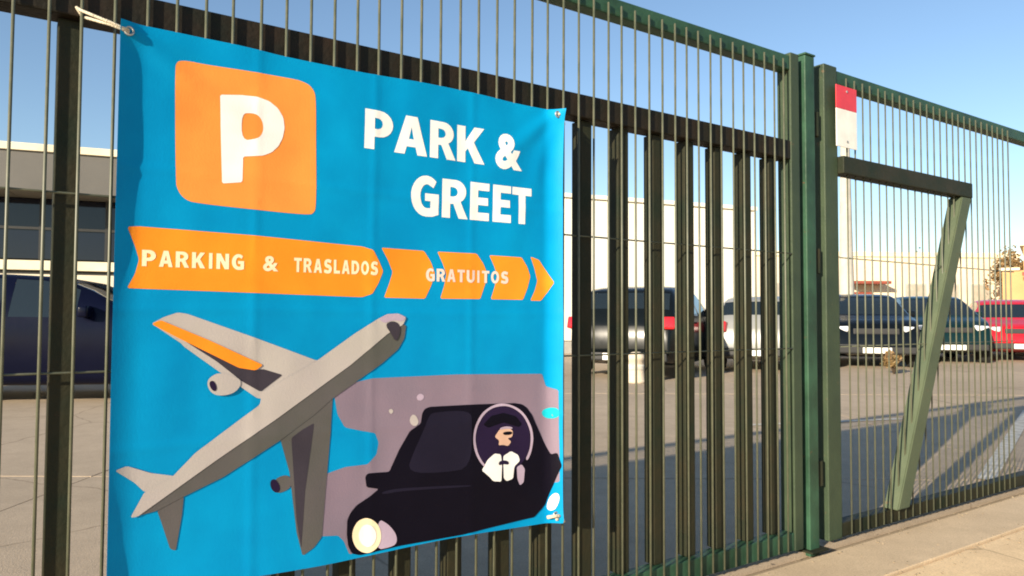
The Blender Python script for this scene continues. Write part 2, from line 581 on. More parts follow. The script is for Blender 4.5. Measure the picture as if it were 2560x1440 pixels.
# printed outlines, millimetres along the gate and above the ground
ART = {
    'square': [(128,1608),(152,1612),(181,1611),(407,1617),(434,1612),(448,1606),(459,1593),(464,1575),(469,1413),(471,1286),(466,1272),(453,1264),(277,1267),(168,1271),(151,1276),(138,1287),(130,1303),(127,1316),(119,1586),(121,1599)],
    'P_out': [(223,1543),(274,1551),(312,1553),(343,1547),(366,1532),(380,1511),(384,1484),(379,1457),(368,1434),(351,1416),(329,1405),(281,1397),(280,1332),(232,1324)],
    'P_in': [(275,1504),(299,1510),(316,1507),(327,1493),(330,1473),(324,1455),(311,1445),(277,1437)],
    'arrow': [(26,1202),(50,1205),(316,1201),(605,1190),(636,1182),(654,1152),(667,1125),(654,1091),(636,1061),(606,1051),(279,1057),(28,1061),(44,1094),(52,1128),(43,1158)],
    'c1': [(660,1190),(793,1188),(815,1158),(829,1125),(817,1088),(798,1050),(671,1051),(685,1088),(696,1123),(681,1156)],
    'c2': [(836,1188),(969,1189),(993,1159),(1008,1126),(996,1089),(982,1052),(847,1051),(859,1088),(866,1124),(853,1156)],
    'c3': [(1013,1186),(1131,1185),(1152,1157),(1164,1127),(1153,1089),(1136,1052),(1019,1052),(1032,1089),(1041,1125),(1029,1156)],
    'c4': [(1165,1189),(1198,1180),(1226,1144),(1248,1109),(1229,1078),(1205,1050),(1164,1050),(1181,1082),(1191,1113),(1180,1153)],
    'cloud': [(528,791),(578,818),(638,828),(908,828),(1211,818),(1225,778),(1258,767),(1261,477),(841,382),(574,363),(558,401),(542,418),(495,424),(502,511),(509,583),(562,595),(625,595),(652,619),(658,651),(647,678),(601,689),(559,701),(538,737)],
    'teal': [(1210,703),(1239,712),(1260,708),(1259,678),(1230,675),(1210,687)],
    'wing_l': [(81,980),(107,995),(137,1006),(158,1003),(318,944),(478,882),(516,886),(379,790),(334,803),(243,857),(150,930)],
    'wing_edge': [(133,951),(150,941),(228,887),(290,835),(334,808),(369,816),(339,790),(325,793),(243,855),(151,926)],
    'orange': [(81,979),(100,988),(205,941),(339,875),(321,862),(280,870),(193,917),(133,949)],
    'wing_dark': [(147,942),(193,919),(280,870),(321,862),(339,865),(389,848),(332,806),(290,834),(228,883)],
    'engine_l': [(207,844),(220,855),(235,860),(281,846),(287,828),(271,809),(243,803),(220,808),(207,826)],
    'intake_l': [(211,839),(218,842),(224,837),(229,824),(226,815),(219,817),(212,828)],
    'fus_dark': [(47,539),(61,542),(134,590),(230,651),(375,740),(572,869),(665,942),(714,978),(738,974),(733,937),(714,906),(665,868),(524,780),(474,740),(385,682),(248,606),(159,571),(102,546)],
    'fus_light': [(61,539),(46,539),(74,593),(107,609),(134,622),(183,672),(333,776),(337,806),(482,883),(583,951),(647,989),(679,1005),(713,1007),(738,996),(728,975),(683,951),(572,866),(375,737),(230,648),(134,586)],
    'nose': [(653,992),(679,1005),(713,1007),(738,996),(726,984),(695,989),(671,978)],
    'cockpit': [(672,976),(695,987),(718,978),(719,948),(706,926),(694,947)],
    'tail_l': [(12,650),(36,657),(86,635),(137,622),(129,590),(74,593),(53,617)],
    'tail_r': [(102,546),(159,572),(156,530),(144,447),(132,453),(110,523)],
    'wing_r': [(386,684),(442,734),(524,782),(519,686),(507,539),(497,423),(476,399),(446,383),(430,444),(410,600)],
    'wing_r_dark': [(414,686),(444,705),(474,719),(466,652),(451,547),(442,403),(429,478),(420,604)],
    'engine_r': [(371,588),(410,595),(418,561),(389,549),(371,554)],
    'intake_r': [(363,585),(373,587),(383,574),(387,559),(379,550),(367,558),(361,573)],
    'taxi': [(790,723),(799,735),(815,739),(955,737),(1107,732),(1134,727),(1153,715),(1171,692),(1222,595),(1239,563),(1255,569),(1265,528),(1245,465),(1222,409),(1181,373),(913,361),(721,362),(603,356),(581,364),(570,386),(566,417),(567,454),(576,472),(593,489),(631,508),(658,525),(622,534),(618,563),(626,571),(689,568),(720,628),(751,675),(785,694)],
    'lamp_grey': [(655,445),(681,430),(702,407),(712,386),(709,368),(688,363),(649,362)],
    'lamp': [(664,398),(663,388),(660,379),(655,371),(648,365),(640,361),(631,359),(622,359),(613,362),(604,367),(596,374),(590,382),(585,392),(582,402),(581,412),(582,422),(585,431),(590,439),(596,446),(604,450),(613,452),(622,452),(631,449),(640,444),(648,437),(655,429),(660,419),(663,409)],
    'lamp_core': [(650,401),(649,392),(645,384),(639,378),(632,375),(624,375),(617,378),(610,383),(604,391),(600,400),(599,409),(600,418),(604,426),(609,432),(616,435),(624,435),(632,432),(639,427),(645,419),(649,410)],
    'ring_arc': [(994,549),(982,562),(972,577),(964,593),(959,609),(957,626),(957,643),(960,660),(965,675),(973,690),(983,703),(995,714),(1009,722),(1025,729),(1041,733),(1058,734),(1076,732),(1093,727),(1110,720),(1126,711),(1140,699),(1152,684),(1162,669),(1170,652),(1175,634),(1177,616),(1175,599),(1171,581),(1165,566),(1155,551),(1148,556),(1156,570),(1163,585),(1166,600),(1167,617),(1166,634),(1161,650),(1154,666),(1145,680),(1134,694),(1121,705),(1106,714),(1091,721),(1075,725),(1059,726),(1043,725),(1028,722),(1013,716),(1001,708),(989,697),(980,685),(973,672),(968,657),(965,642),(965,626),(968,610),(972,595),(979,580),(988,566),(999,554)],
    'brim': [(1051,660),(1074,664),(1098,659),(1098,653),(1071,657),(1053,654)],
    'ring_in': [(1166,614),(1164,597),(1159,580),(1151,564),(1141,551),(1128,540),(1114,531),(1097,526),(1080,523),(1063,524),(1046,527),(1029,534),(1014,543),(1000,554),(988,568),(979,583),(972,599),(968,616),(966,633),(968,650),(972,667),(979,682),(989,695),(1001,706),(1015,715),(1030,721),(1047,725),(1064,725),(1081,722),(1098,716),(1115,708),(1129,696),(1142,683),(1152,667),(1160,650),(1164,632)],
    'cap': [(993,675),(1022,699),(1065,705),(1110,692),(1134,665),(1122,657),(1065,676),(1010,664)],
    'face': [(1033,635),(1051,656),(1084,660),(1101,646),(1098,629),(1080,626),(1095,615),(1083,602),(1065,608),(1047,608),(1050,622)],
    'eyes': [(1062,647),(1098,647),(1096,636),(1065,637)],
    'shirt': [(986,540),(1007,569),(1033,585),(1056,580),(1060,551),(1056,498),(1027,503),(1013,518)],
    'shirt2': [(1065,574),(1094,586),(1121,571),(1127,553),(1106,538),(1100,502),(1076,497),(1065,507)],
    'glove': [(1115,535),(1133,542),(1145,526),(1140,486),(1125,478),(1116,500)],
    'tie': [(1047,559),(1065,562),(1085,556),(1085,545),(1065,550),(1047,547)],
    'lamp_far': [(1222,394),(1235,430),(1253,445),(1261,431),(1254,399),(1241,386)],
    'star1': [(749,707),(759,722),(771,717),(780,698),(771,687),(756,691)],
    'star2': [(685,737),(694,742),(702,734),(693,725)],
    'star3': [(771,771),(784,780),(798,771),(791,759),(776,759)],
    'glass': [(812,716),(830,723),(948,721),(954,681),(948,552),(867,547),(739,559),(764,618),(792,670)],
    'bonnet_line': [(666,517),(727,520),(948,502),(951,496),(727,512),(669,508)],
}

def outline(bm, pts, rnd=0):
    vs = [bm.verts.new((x / 1000, 0, z / 1000)) for x, z in pts]
    return [bm.edges.new((vs[i], vs[(i + 1) % len(vs)])) for i in range(len(vs))]

SHARP = {'P_out', 'taxi', 'shirt', 'shirt2', 'glove', 'cap', 'cloud', 'face', 'arrow', 'c1', 'c2', 'c3', 'c4', 'wing_l', 'wing_edge', 'wing_dark', 'orange', 'tail_l', 'tail_r', 'wing_r', 'wing_r_dark', 'fus_dark', 'fus_light'}
def soften(pts, key):
    """Round the drawn corners: fully for curved shapes, only the tips for straight ones."""
    for r in ((0.2,) if key in SHARP else (0.25, 0.25)):
        out = []
        for i, (x, z) in enumerate(pts):
            x2, z2 = pts[(i + 1) % len(pts)]
            d_ = math.hypot(x2 - x, z2 - z)
            k = min(r, 3.5 / max(d_, 0.1)) if key in SHARP else r
            out += [(x + (x2 - x) * k, z + (z2 - z) * k), (x2 + (x - x2) * k, z2 + (z - z2) * k)]
        pts = out
    return pts

def art(name, key, layer, m, hole=None):
    bm = bmesh.new()
    es = outline(bm, soften(ART[key], key))
    if hole:
        es += outline(bm, soften(ART[hole], hole))
    bmesh.ops.triangle_fill(bm, use_beauty=True, use_dissolve=False, edges=es)
    return drape(name, bm, layer, V[m])

def lettering(name, text, s0, s1, z0, z1, layer, m, bold=0.0, space=1.0):
    cu = bpy.data.curves.new(name, 'FONT')
    cu.body = text
    cu.size = 1.0
    cu.offset = bold
    cu.space_character = space
    cu.resolution_u = 4
    to = bpy.data.objects.new(name, cu)
    COL.objects.link(to)
    bpy.context.view_layer.update()
    me = bpy.data.meshes.new_from_object(to.evaluated_get(bpy.context.evaluated_depsgraph_get()))
    bpy.data.objects.remove(to)
    bm = bmesh.new()
    bm.from_mesh(me)
    bpy.data.meshes.remove(me)
    bpy.data.curves.remove(cu)
    bmesh.ops.remove_doubles(bm, verts=bm.verts[:], dist=1e-5)
    xa = min(v.co.x for v in bm.verts); xb = max(v.co.x for v in bm.verts)
    ya = min(v.co.y for v in bm.verts); yb = max(v.co.y for v in bm.verts)
    for v in bm.verts:
        v.co = Vector((s0 + (v.co.x - xa) / (xb - xa) * (s1 - s0), 0, z0 + (v.co.y - ya) / (yb - ya) * (z1 - z0)))
    return drape(name, bm, layer, V[m], 0.02)

art('parking_square', 'square', 1, 'orange2')
art('parking_letter', 'P_out', 2, 'white', 'P_in')

# heavy sans capitals drawn in a unit box: outer outline, optional counter
def arc(cx, cy, rx, ry, a0, a1, n=10):
    return [(cx + rx * math.cos(R(a0 + (a1 - a0) * i / n)), cy + ry * math.sin(R(a0 + (a1 - a0) * i / n))) for i in range(n + 1)]
GLYPH = {
    'P': ([(0, 0), (.34, 0), (.34, .32), (.48, .32)] + arc(.52, .66, .48, .34, -90, 90) + [(0, 1)], [(.34, .52), (.46, .52)] + arc(.47, .66, .16, .135, -90, 90, 6) + [(.34, .80)]),
    'R': ([(0, 0), (.32, 0), (.32, .37), (.44, .37), (.66, 0), (1.02, 0), (.72, .44)] + arc(.52, .70, .42, .30, -45, 90) + [(0, 1)], [(.32, .56), (.44, .56)] + arc(.45, .685, .16, .12, -90, 90, 6) + [(.32, .81)]),
    'A': ([(0, 0), (.31, 0), (.37, .20), (.64, .20), (.70, 0), (1.0, 0), (.68, 1), (.33, 1)], [(.43, .40), (.58, .40), (.505, .72)]),
    'K': ([(0, 0), (.31, 0), (.31, .30), (.40, .40), (.64, 0), (1.02, 0), (.62, .58), (1.0, 1), (.63, 1), (.31, .58), (.31, 1), (0, 1)], None),
    'E': ([(0, 0), (1, 0), (1, .21), (.42, .21), (.42, .41), (.94, .41), (.94, .61), (.42, .61), (.42, .80), (1, .80), (1, 1), (0, 1)], None),
    'T': ([(.33, 0), (.68, 0), (.68, .79), (1, .79), (1, 1), (0, 1), (0, .79), (.33, .79)], None),
    'G': (arc(.54, .5, .54, .52, 48, 270, 16) + [(.78, -.01), (1, .05), (1, .57), (.50, .57), (.50, .38), (.70, .38), (.70, .20), (.58, .195)] + arc(.57, .5, .24, .305, 265, 65, 12) + [(.80, .72)], None),
}
GLYPH.update({
    'N': ([(0, 0), (.30, 0), (.30, .56), (.66, 0), (1, 0), (1, 1), (.70, 1), (.70, .44), (.34, 1), (0, 1)], None),
    'I': ([(.2, 0), (.8, 0), (.8, 1), (.2, 1)], None),
    'L': ([(0, 0), (1, 0), (1, .22), (.40, .22), (.40, 1), (0, 1)], None),
    'D': ([(0, 0)] + arc(.42, .5, .58, .5, -90, 90, 12) + [(0, 1)], [(.32, .21)] + arc(.42, .5, .25, .29, -90, 90, 10) + [(.32, .79)]),
    'O': (arc(.5, .5, .5, .52, 0, 345, 23), arc(.5, .5, .22, .30, 0, 340, 17)),
    'U': ([(0, 1)] + arc(.5, .36, .5, .38, 180, 360, 12) + [(1, 1), (.68, 1)] + arc(.5, .36, .18, .16, 360, 180, 8) + [(.32, 1)], None),
    'S': ([(.02, .05), (.35, -.02)] + arc(.56, .30, .42, .32, -90, 75, 10) + [(.42, .66), (.38, .74), (.46, .80), (.84, .73), (.92, .94), (.60, 1.02)] + arc(.46, .70, .42, .32, 90, 250, 10) + [(.58, .36), (.62, .27), (.52, .20), (.06, .27)], None),
})
def glyph(ch, s0, s1, z0, z1, name='headline_letter', m='white', layer=1):
    bm = bmesh.new()
    es = []
    for lp in GLYPH[ch]:
        if lp:
            es += outline(bm, [((s0 + x * (s1 - s0)) * 1000, (z0 + y * (z1 - z0)) * 1000) for x, y in lp])
    bmesh.ops.triangle_fill(bm, use_beauty=True, use_dissolve=False, edges=es)
    drape(name, bm, layer, V[m])
for ch, a_, b_ in (('P', .602, .687), ('A', .692, .796), ('R', .805, .890), ('K', .897, .990)):
    glyph(ch, a_, b_, 1.461, 1.570)
for ch, a_, b_ in (('G', .748, .838), ('R', .849, .935), ('E', .944, 1.011), ('E', 1.024, 1.089), ('T', 1.094, 1.166)):
    glyph(ch, a_, b_, 1.290, 1.404)
lettering('headline_letter', '&', 1.030, 1.130, 1.455, 1.567, 1, 'white', 0.04)
art('ribbon', 'arrow', 1, 'orange')
for k in ('c1', 'c2', 'c3', 'c4'):
    art('ribbon_chevron', k, 1, 'orange')
WID = {'I': .45, 'L': .78, 'T': .9, 'E': .82}
def word(txt, s0, s1, z0, z1, m):
    tot = sum(WID.get(c, 1.0) for c in txt) + 0.22 * (len(txt) - 1)
    k = (s1 - s0) / tot
    x = s0
    for c in txt:
        w = WID.get(c, 1.0) * k
        glyph(c, x, x + w, z0, z1, 'ribbon_letter', m, 2)
        x += w + 0.22 * k
word('PARKING', 0.058, 0.288, 1.113, 1.151, 'cream')
lettering('ribbon_letter', '&', 0.335, 0.374, 1.112, 1.151, 2, 'cream', 0.03)
word('TRASLADOS', 0.415, 0.652, 1.113, 1.150, 'cream')
word('GRATUITOS', 0.800, 1.082, 1.101, 1.138, 'pale')
art('cloud', 'cloud', 1, 'mauve')
art('cloud_gap', 'teal', 2, 'teal')
for k in ('star1', 'star2', 'star3'):
    art('star', k, 2, 'lilac' if k == 'star3' else 'beige')
art('airplane_wing', 'wing_r', 2, 'grey')
art('airplane_wing_shade', 'wing_r_dark', 2.5, 'slate')
art('airplane_engine', 'engine_r', 2, 'grey')
art('airplane_intake', 'intake_r', 3, 'midnight')
art('airplane_tail', 'tail_r', 2, 'grey')
art('airplane_wing', 'wing_l', 2, 'beige')
art('wing_flap', 'wing_dark', 3, 'slate')
art('wing_stripe', 'orange', 5, 'orange')
art('wing_edge', 'wing_edge', 4, 'beige')
art('airplane_engine', 'engine_l', 6, 'beige')
art('airplane_intake', 'intake_l', 7, 'midnight')
art('airplane_belly', 'fus_dark', 3, 'grey')
art('airplane_tail', 'tail_l', 3.5, 'beige')
art('airplane_fuselage', 'fus_light', 4.5, 'beige')
art('airplane_nose', 'nose', 5.2, 'lilac')
art('airplane_cockpit', 'cockpit', 5.6, 'slate')
art('printed_car', 'taxi', 3, 'black')
art('printed_windscreen', 'glass', 3.6, 'navy')
art('printed_bonnet_line', 'bonnet_line', 3.6, 'navy')
art('headlamp_housing', 'lamp_grey', 4, 'lilac')
art('headlamp', 'lamp', 5, 'cream')
art('headlamp_glow', 'lamp_core', 6, 'white')
art('headlamp', 'lamp_far', 4, 'white')
art('portrait_field', 'ring_in', 4, 'midnight')
art('portrait_ring', 'ring_arc', 5, 'lilac')
art('cap_brim', 'brim', 6, 'lilac')
art('driver_cap', 'cap', 5, 'black')
art('driver_face', 'face', 5, 'skin')
art('driver_glasses', 'eyes', 6, 'black')
art('driver_shirt', 'shirt', 5, 'white')
art('driver_shirt', 'shirt2', 5, 'white')
art('driver_glove', 'glove', 5, 'lilac')
art('driver_bow_tie', 'tie', 6, 'midnight')

# eyelets and ties
for s, z in ((0.018, BZ1 - 0.022), (BW - 0.018, BZ1 - 0.022), (BW - 0.018, BZ0 + 0.022), (0.018, BZ0 + 0.022)):
    bm = bmesh.new()
    y = -bulge(s, z)
    ring = [(s + 0.009 * math.cos(t * math.pi / 8), y - 0.0015, z + 0.009 * math.sin(t * math.pi / 8)) for t in range(17)]
    add_tube(bm, ring, 0.0028, 6)
    bm_obj('eyelet', bm, M['zinc'], bn, True)
def tie(pts, r=0.0048):
    bm = bmesh.new()
    add_tube(bm, pts, r, 7)
    bm_obj('tie_cord', bm, M['rope'], bn, True)
zt = BZ1 - 0.022
tie([(0.018, -0.052, zt), (-0.02, -0.046, zt + 0.012), (-0.055, -0.030, zt + 0.026), (-0.078, -0.018, zt + 0.036), (-0.084, -0.004, zt + 0.046), (-0.072, 0.004, zt + 0.03), (-0.060, -0.014, zt + 0.022), (-0.02, -0.043, zt + 0.008), (0.018, -0.052, zt - 0.004)], 0.0036)
tie([(BW + 0.008, -0.052, zt + 0.016), (BW + 0.024, -0.030, zt - 0.004), (BW + 0.030, -0.028, zt - 0.022)], 0.0055)
tie([(BW - 0.018, -0.062, zt), (BW + 0.012, -0.050, zt + 0.008), (BW + 0.03, -0.02, zt + 0.012), (BW + 0.036, -0.006, zt + 0.028), (BW + 0.026, 0.0, zt + 0.02), (BW - 0.01, -0.056, zt - 0.008)])
zb = BZ0 + 0.022
tie([(BW - 0.05, -0.048, zb - 0.004), (BW - 0.018, -0.062, zb), (BW + 0.012, -0.046, zb - 0.008), (BW + 0.028, -0.012, zb - 0.016), (BW + 0.02, 0.0, zb - 0.018), (BW - 0.018, -0.058, zb - 0.012)], 0.0055)
tie([(BW + 0.008, -0.050, zb - 0.002), (BW + 0.022, -0.032, zb - 0.02), (BW + 0.028, -0.034, zb - 0.034)], 0.006)
tie([(0.018, -0.052, zb), (-0.02, -0.03, zb - 0.006), (-0.07, -0.008, zb - 0.012), (-0.074, 0.004, zb - 0.006), (-0.02, -0.026, zb + 0.006), (0.018, -0.05, zb + 0.006)])

# ================================================================== BUILDINGS
M['cream'] = mat('cream_render', (0.74, 0.66, 0.50), 0.85, var=0.10, scale=0.8, bump=0.15, bscale=40)
M['coping'] = mat('cream_coping', (0.78, 0.70, 0.50), 0.8, var=0.14, scale=2.0, bump=0.15, bscale=30)
M['fascia'] = mat('grey_fascia', (0.125, 0.118, 0.105), 0.7, var=0.10, scale=1.2, bump=0.1, bscale=40)
M['dark_wall'] = mat('dark_wall', (0.030, 0.031, 0.028), 0.7, var=0.25, scale=1.0)
M['dark_glass'] = mat('dark_glass', (0.008, 0.010, 0.020), 0.06, spec=0.5)
M['mullion'] = mat('dark_mullion', (0.03, 0.03, 0.028), 0.5)
M['white_panel'] = mat('white_cladding', (0.86, 0.82, 0.70), 0.7, var=0.06, scale=0.9, bump=0.08, bscale=20)
M['peach'] = mat('peach_render', (0.76, 0.64, 0.47), 0.9, var=0.12, scale=0.7, bump=0.15, bscale=30)
M['ochre'] = mat('ochre_render', (0.50, 0.31, 0.14), 0.9, var=0.15, scale=0.7, bump=0.15, bscale=30)
M['rust'] = mat('rust_red_metal', (0.26, 0.06, 0.035), 0.7, var=0.2, scale=3)
M['roofing'] = mat('roof_felt', (0.10, 0.095, 0.09), 0.9, var=0.2, scale=3)
M['concrete'] = mat('pole_concrete', (0.42, 0.40, 0.35), 0.9, var=0.15, scale=3, bump=0.2, bscale=40)

M['blind'] = mat('pale_blind_behind_glass', (0.42, 0.38, 0.31), 0.25, var=0.15, scale=4)
BR = R(22)
# --- left: office block with grey fascia over dark glazing
ob = thing('office_building', 'low office building with grey fascia and dark glazing behind the dark blue car', 'building', (-11.1, 16.0, 0), BR)
X0, X1 = -9.0, 4.6
box('wall', (X0, X1, 1.2, 9.0, 0, 4.5), M['dark_wall'], ob)
n = 6
w = (X1 - X0) / n
for i in range(n):
    box('fascia_panel', (X0 + i * w + 0.008, X0 + (i + 1) * w - 0.008, 0.0, 1.25, 3.72, 4.60), M['fascia'], ob, 0.006)
box('fascia_backing', (X0, X1, 0.03, 1.3, 3.76, 4.58), M['dark_wall'], ob)
box('coping', (X0 - 0.05, X1 + 0.05, -0.06, 9.1, 4.605, 4.77), M['coping'], ob, 0.01)
pw = 1.36
k = 0
x = X0
while x + pw <= X1 + 0.01:
    p = box('glazing_pane', (x + 0.03, x + pw - 0.03, 1.14, 1.16, 2.30, 3.70), M['dark_glass'], ob)
    box('mullion', (x - 0.03, x + 0.03, 1.10, 1.19, 2.28, 3.72), M['mullion'], ob)
    x += pw
box('transom', (X0, X1, 1.095, 1.185, 2.98, 3.04), M['mullion'], ob)
for x in (X0 + 0.2, X1 - 0.2):
    box('pillar', (x - 0.16, x + 0.16, 0.3, 0.62, 0, 3.72), M['fascia'], ob, 0.01)
box('window_ledge', (X0, X1, 0.80, 1.19, 2.02, 2.24), M['coping'], ob, 0.01)
box('ledge_groove', (X0, X1, 0.90, 1.18, 1.93, 2.015), M['dark_wall'], ob)
box('plinth', (X0, X1, 0.84, 1.19, 0, 1.925), M['cream'], ob, 0.006)

# --- centre: white hall
wb = thing('white_hall', 'tall plain white clad hall behind the black hatchback', 'building', (1.3, 20.0, 0), BR)
box('wall', (-4.4, 6.6, 0.06, 9, 0, 4.25), M['cream'], wb)
pw = 11.0 / 9
for i in range(9):
    box('cladding_panel', (-4.4 + i * pw + 0.009, -4.4 + (i + 1) * pw - 0.009, random.uniform(-0.004, 0.004), 0.058, 0.35, 4.22), M['white_panel'], wb, 0.004)
box('plinth', (-4.4, 6.6, 0.02, 0.058, 0, 0.33), M['concrete'], wb)
box('coping', (-4.45, 6.65, -0.05, 9.05, 4.255, 4.37), M['white_panel'], wb, 0.01)
pw = 0.9
for i in range(9):
    box('side_cladding_panel', (6.602, 6.625, 0.07 + i * 0.98, 0.07 + (i + 1) * 0.98 - 0.016, 0.35, 4.22), M['white_panel'], wb, 0.004)

# --- right: long low warehouse
lw = thing('low_warehouse', 'long low peach warehouse with rust red awning beyond the cars', 'building', (11.0, 34.0, 0), R(4))
box('wall', (0, 13.0, 0, 8, 0, 3.85), M['peach'], lw)
box('parapet', (-0.06, 13.06, -0.07, 8.05, 3.852, 4.08), M['coping'], lw, 0.01)
box('awning', (4.4, 6.2, -0.9, 0.0, 2.55, 2.68), M['rust'], lw, 0.01)
for i, x in enumerate((1.0, 2.6, 7.4, 9.0, 10.6)):
    f = box('window', (x, x + 1.0, -0.03, -0.002, 1.5, 2.6), M['concrete'], lw)
    box('pane', (x + 0.07, x + 0.93, -0.034, -0.031, 1.57, 2.53), M['blind'], f)
d_ = box('door', (4.8, 5.8, -0.03, -0.002, 0, 2.2), M['rust'], lw)
box('handle', (5.66, 5.70, -0.07, -0.031, 1.0, 1.15), M['zinc'], d_)

# --- far right: ochre house with a stepped roof
oh = thing('ochre_house', 'ochre house with stepped flat roofs at the right edge behind the red car', 'building', (19.35, 27.9, 0), R(-36))
box('wall', (0, 9, 0, 8, 0, 3.75), M['ochre'], oh)
box('side_wing', (-0.7, -0.002, 0.5, 7, 0, 2.85), M['ochre'], oh)
box('cornice', (-0.12, 9.1, -0.12, 8.1, 3.752, 3.90), M['peach'], oh, 0.01)
box('wing_cornice', (-0.8, -0.125, 0.4, 7.1, 2.852, 2.96), M['peach'], oh, 0.01)
box('string_course', (-0.05, 9.05, -0.05, -0.002, 2.62, 2.76), M['rust'], oh, 0.01)
for x in (1.0, 3.2, 5.4):
    f = box('window', (x, x + 1.0, -0.04, -0.002, 1.1, 2.3), M['peach'], oh)
    box('pane', (x + 0.1, x + 0.9, -0.045, -0.041, 1.2, 2.2), M['dark_glass'], f)
box('chimney', (2.0, 2.6, 3, 3.6, 3.902, 4.5), M['ochre'], oh, 0.01)

# --- pale pole
pl = thing('concrete_pole', 'pale tapered concrete pole just right of the gate post', 'pole', (9.16, 20.2, 0))
bm = bmesh.new()
add_lathe_z(bm, [(0, 0.22), (0.02, 0.22), (3, 0.165), (6.9, 0.10), (6.92, 0.08)], 18)
bm_obj('shaft', bm, M['concrete'], pl, False)
bm = bmesh.new()
add_lathe_z(bm, [(0, 0.34), (0.14, 0.34), (0.18, 0.28)], 18)
bm_obj('footing', bm, M['concrete'], pl)

# ================================================================== CARS
M['tyre'] = mat('tyre_rubber', (0.012, 0.012, 0.012), 0.85)
M['rim'] = mat('alloy_rim', (0.35, 0.35, 0.36), 0.3, metal=0.9)
M['car_glass'] = mat('car_glass', (0.012, 0.018, 0.022), 0.05, spec=0.6)
M['trim'] = mat('black_trim', (0.012, 0.012, 0.013), 0.6)
M['tail'] = mat('tail_lamp', (0.55, 0.015, 0.02), 0.15, coat=0.6)
M['head'] = mat('head_lamp', (0.75, 0.76, 0.78), 0.12, coat=0.8)
M['plate'] = mat('number_plate', (0.78, 0.77, 0.70), 0.4)

def interp(pts, x):
    for (x0, y0), (x1, y1) in zip(pts, pts[1:]):
        if x <= x1:
            t = (x - x0) / (x1 - x0)
            return y0 + (y1 - y0) * t
    return pts[-1][1]

PROF = {
    'hatch': [(-.500, .33), (-.497, .42), (-.490, .55), (-.476, .645), (-.452, .705), (-.405, .835), (-.355, .935), (-.31, .968), (-.22, .993), (-.08, 1.0), (.03, .985), (.09, .955), (.15, .885), (.295, .672), (.34, .645), (.42, .590), (.465, .530), (.490, .44), (.500, .32)],
    'wagon': [(-.500, .33), (-.497, .44), (-.490, .58), (-.480, .66), (-.462, .73), (-.432, .87), (-.395, .948), (-.35, .975), (-.26, .995), (-.1, 1.0), (.03, .985), (.09, .955), (.15, .885), (.28, .685), (.32, .662), (.42, .615), (.466, .555), (.490, .45), (.500, .32)],
    'saloon': [(-.500, .33), (-.497, .46), (-.488, .60), (-.470, .665), (-.36, .70), (-.335, .715), (-.20, .93), (-.15, .975), (-.08, .996), (.0, 1.0), (.06, .975), (.11, .93), (.275, .675), (.32, .645), (.42, .590), (.466, .535), (.490, .44), (.500, .32)],
}
WIN = {'hatch': dict(ws=(.105, .285), rw=(-.440, -.365), side=((-.325, -.235), (-.21, -.065), (-.04, .125))),
       'wagon': dict(ws=(.105, .270), rw=(-.455, -.405), side=((-.375, -.255), (-.23, -.065), (-.04, .125))),
       'saloon': dict(ws=(.12, .265), rw=(-.325, -.21), side=((-.185, -.065), (-.04, .125)))}

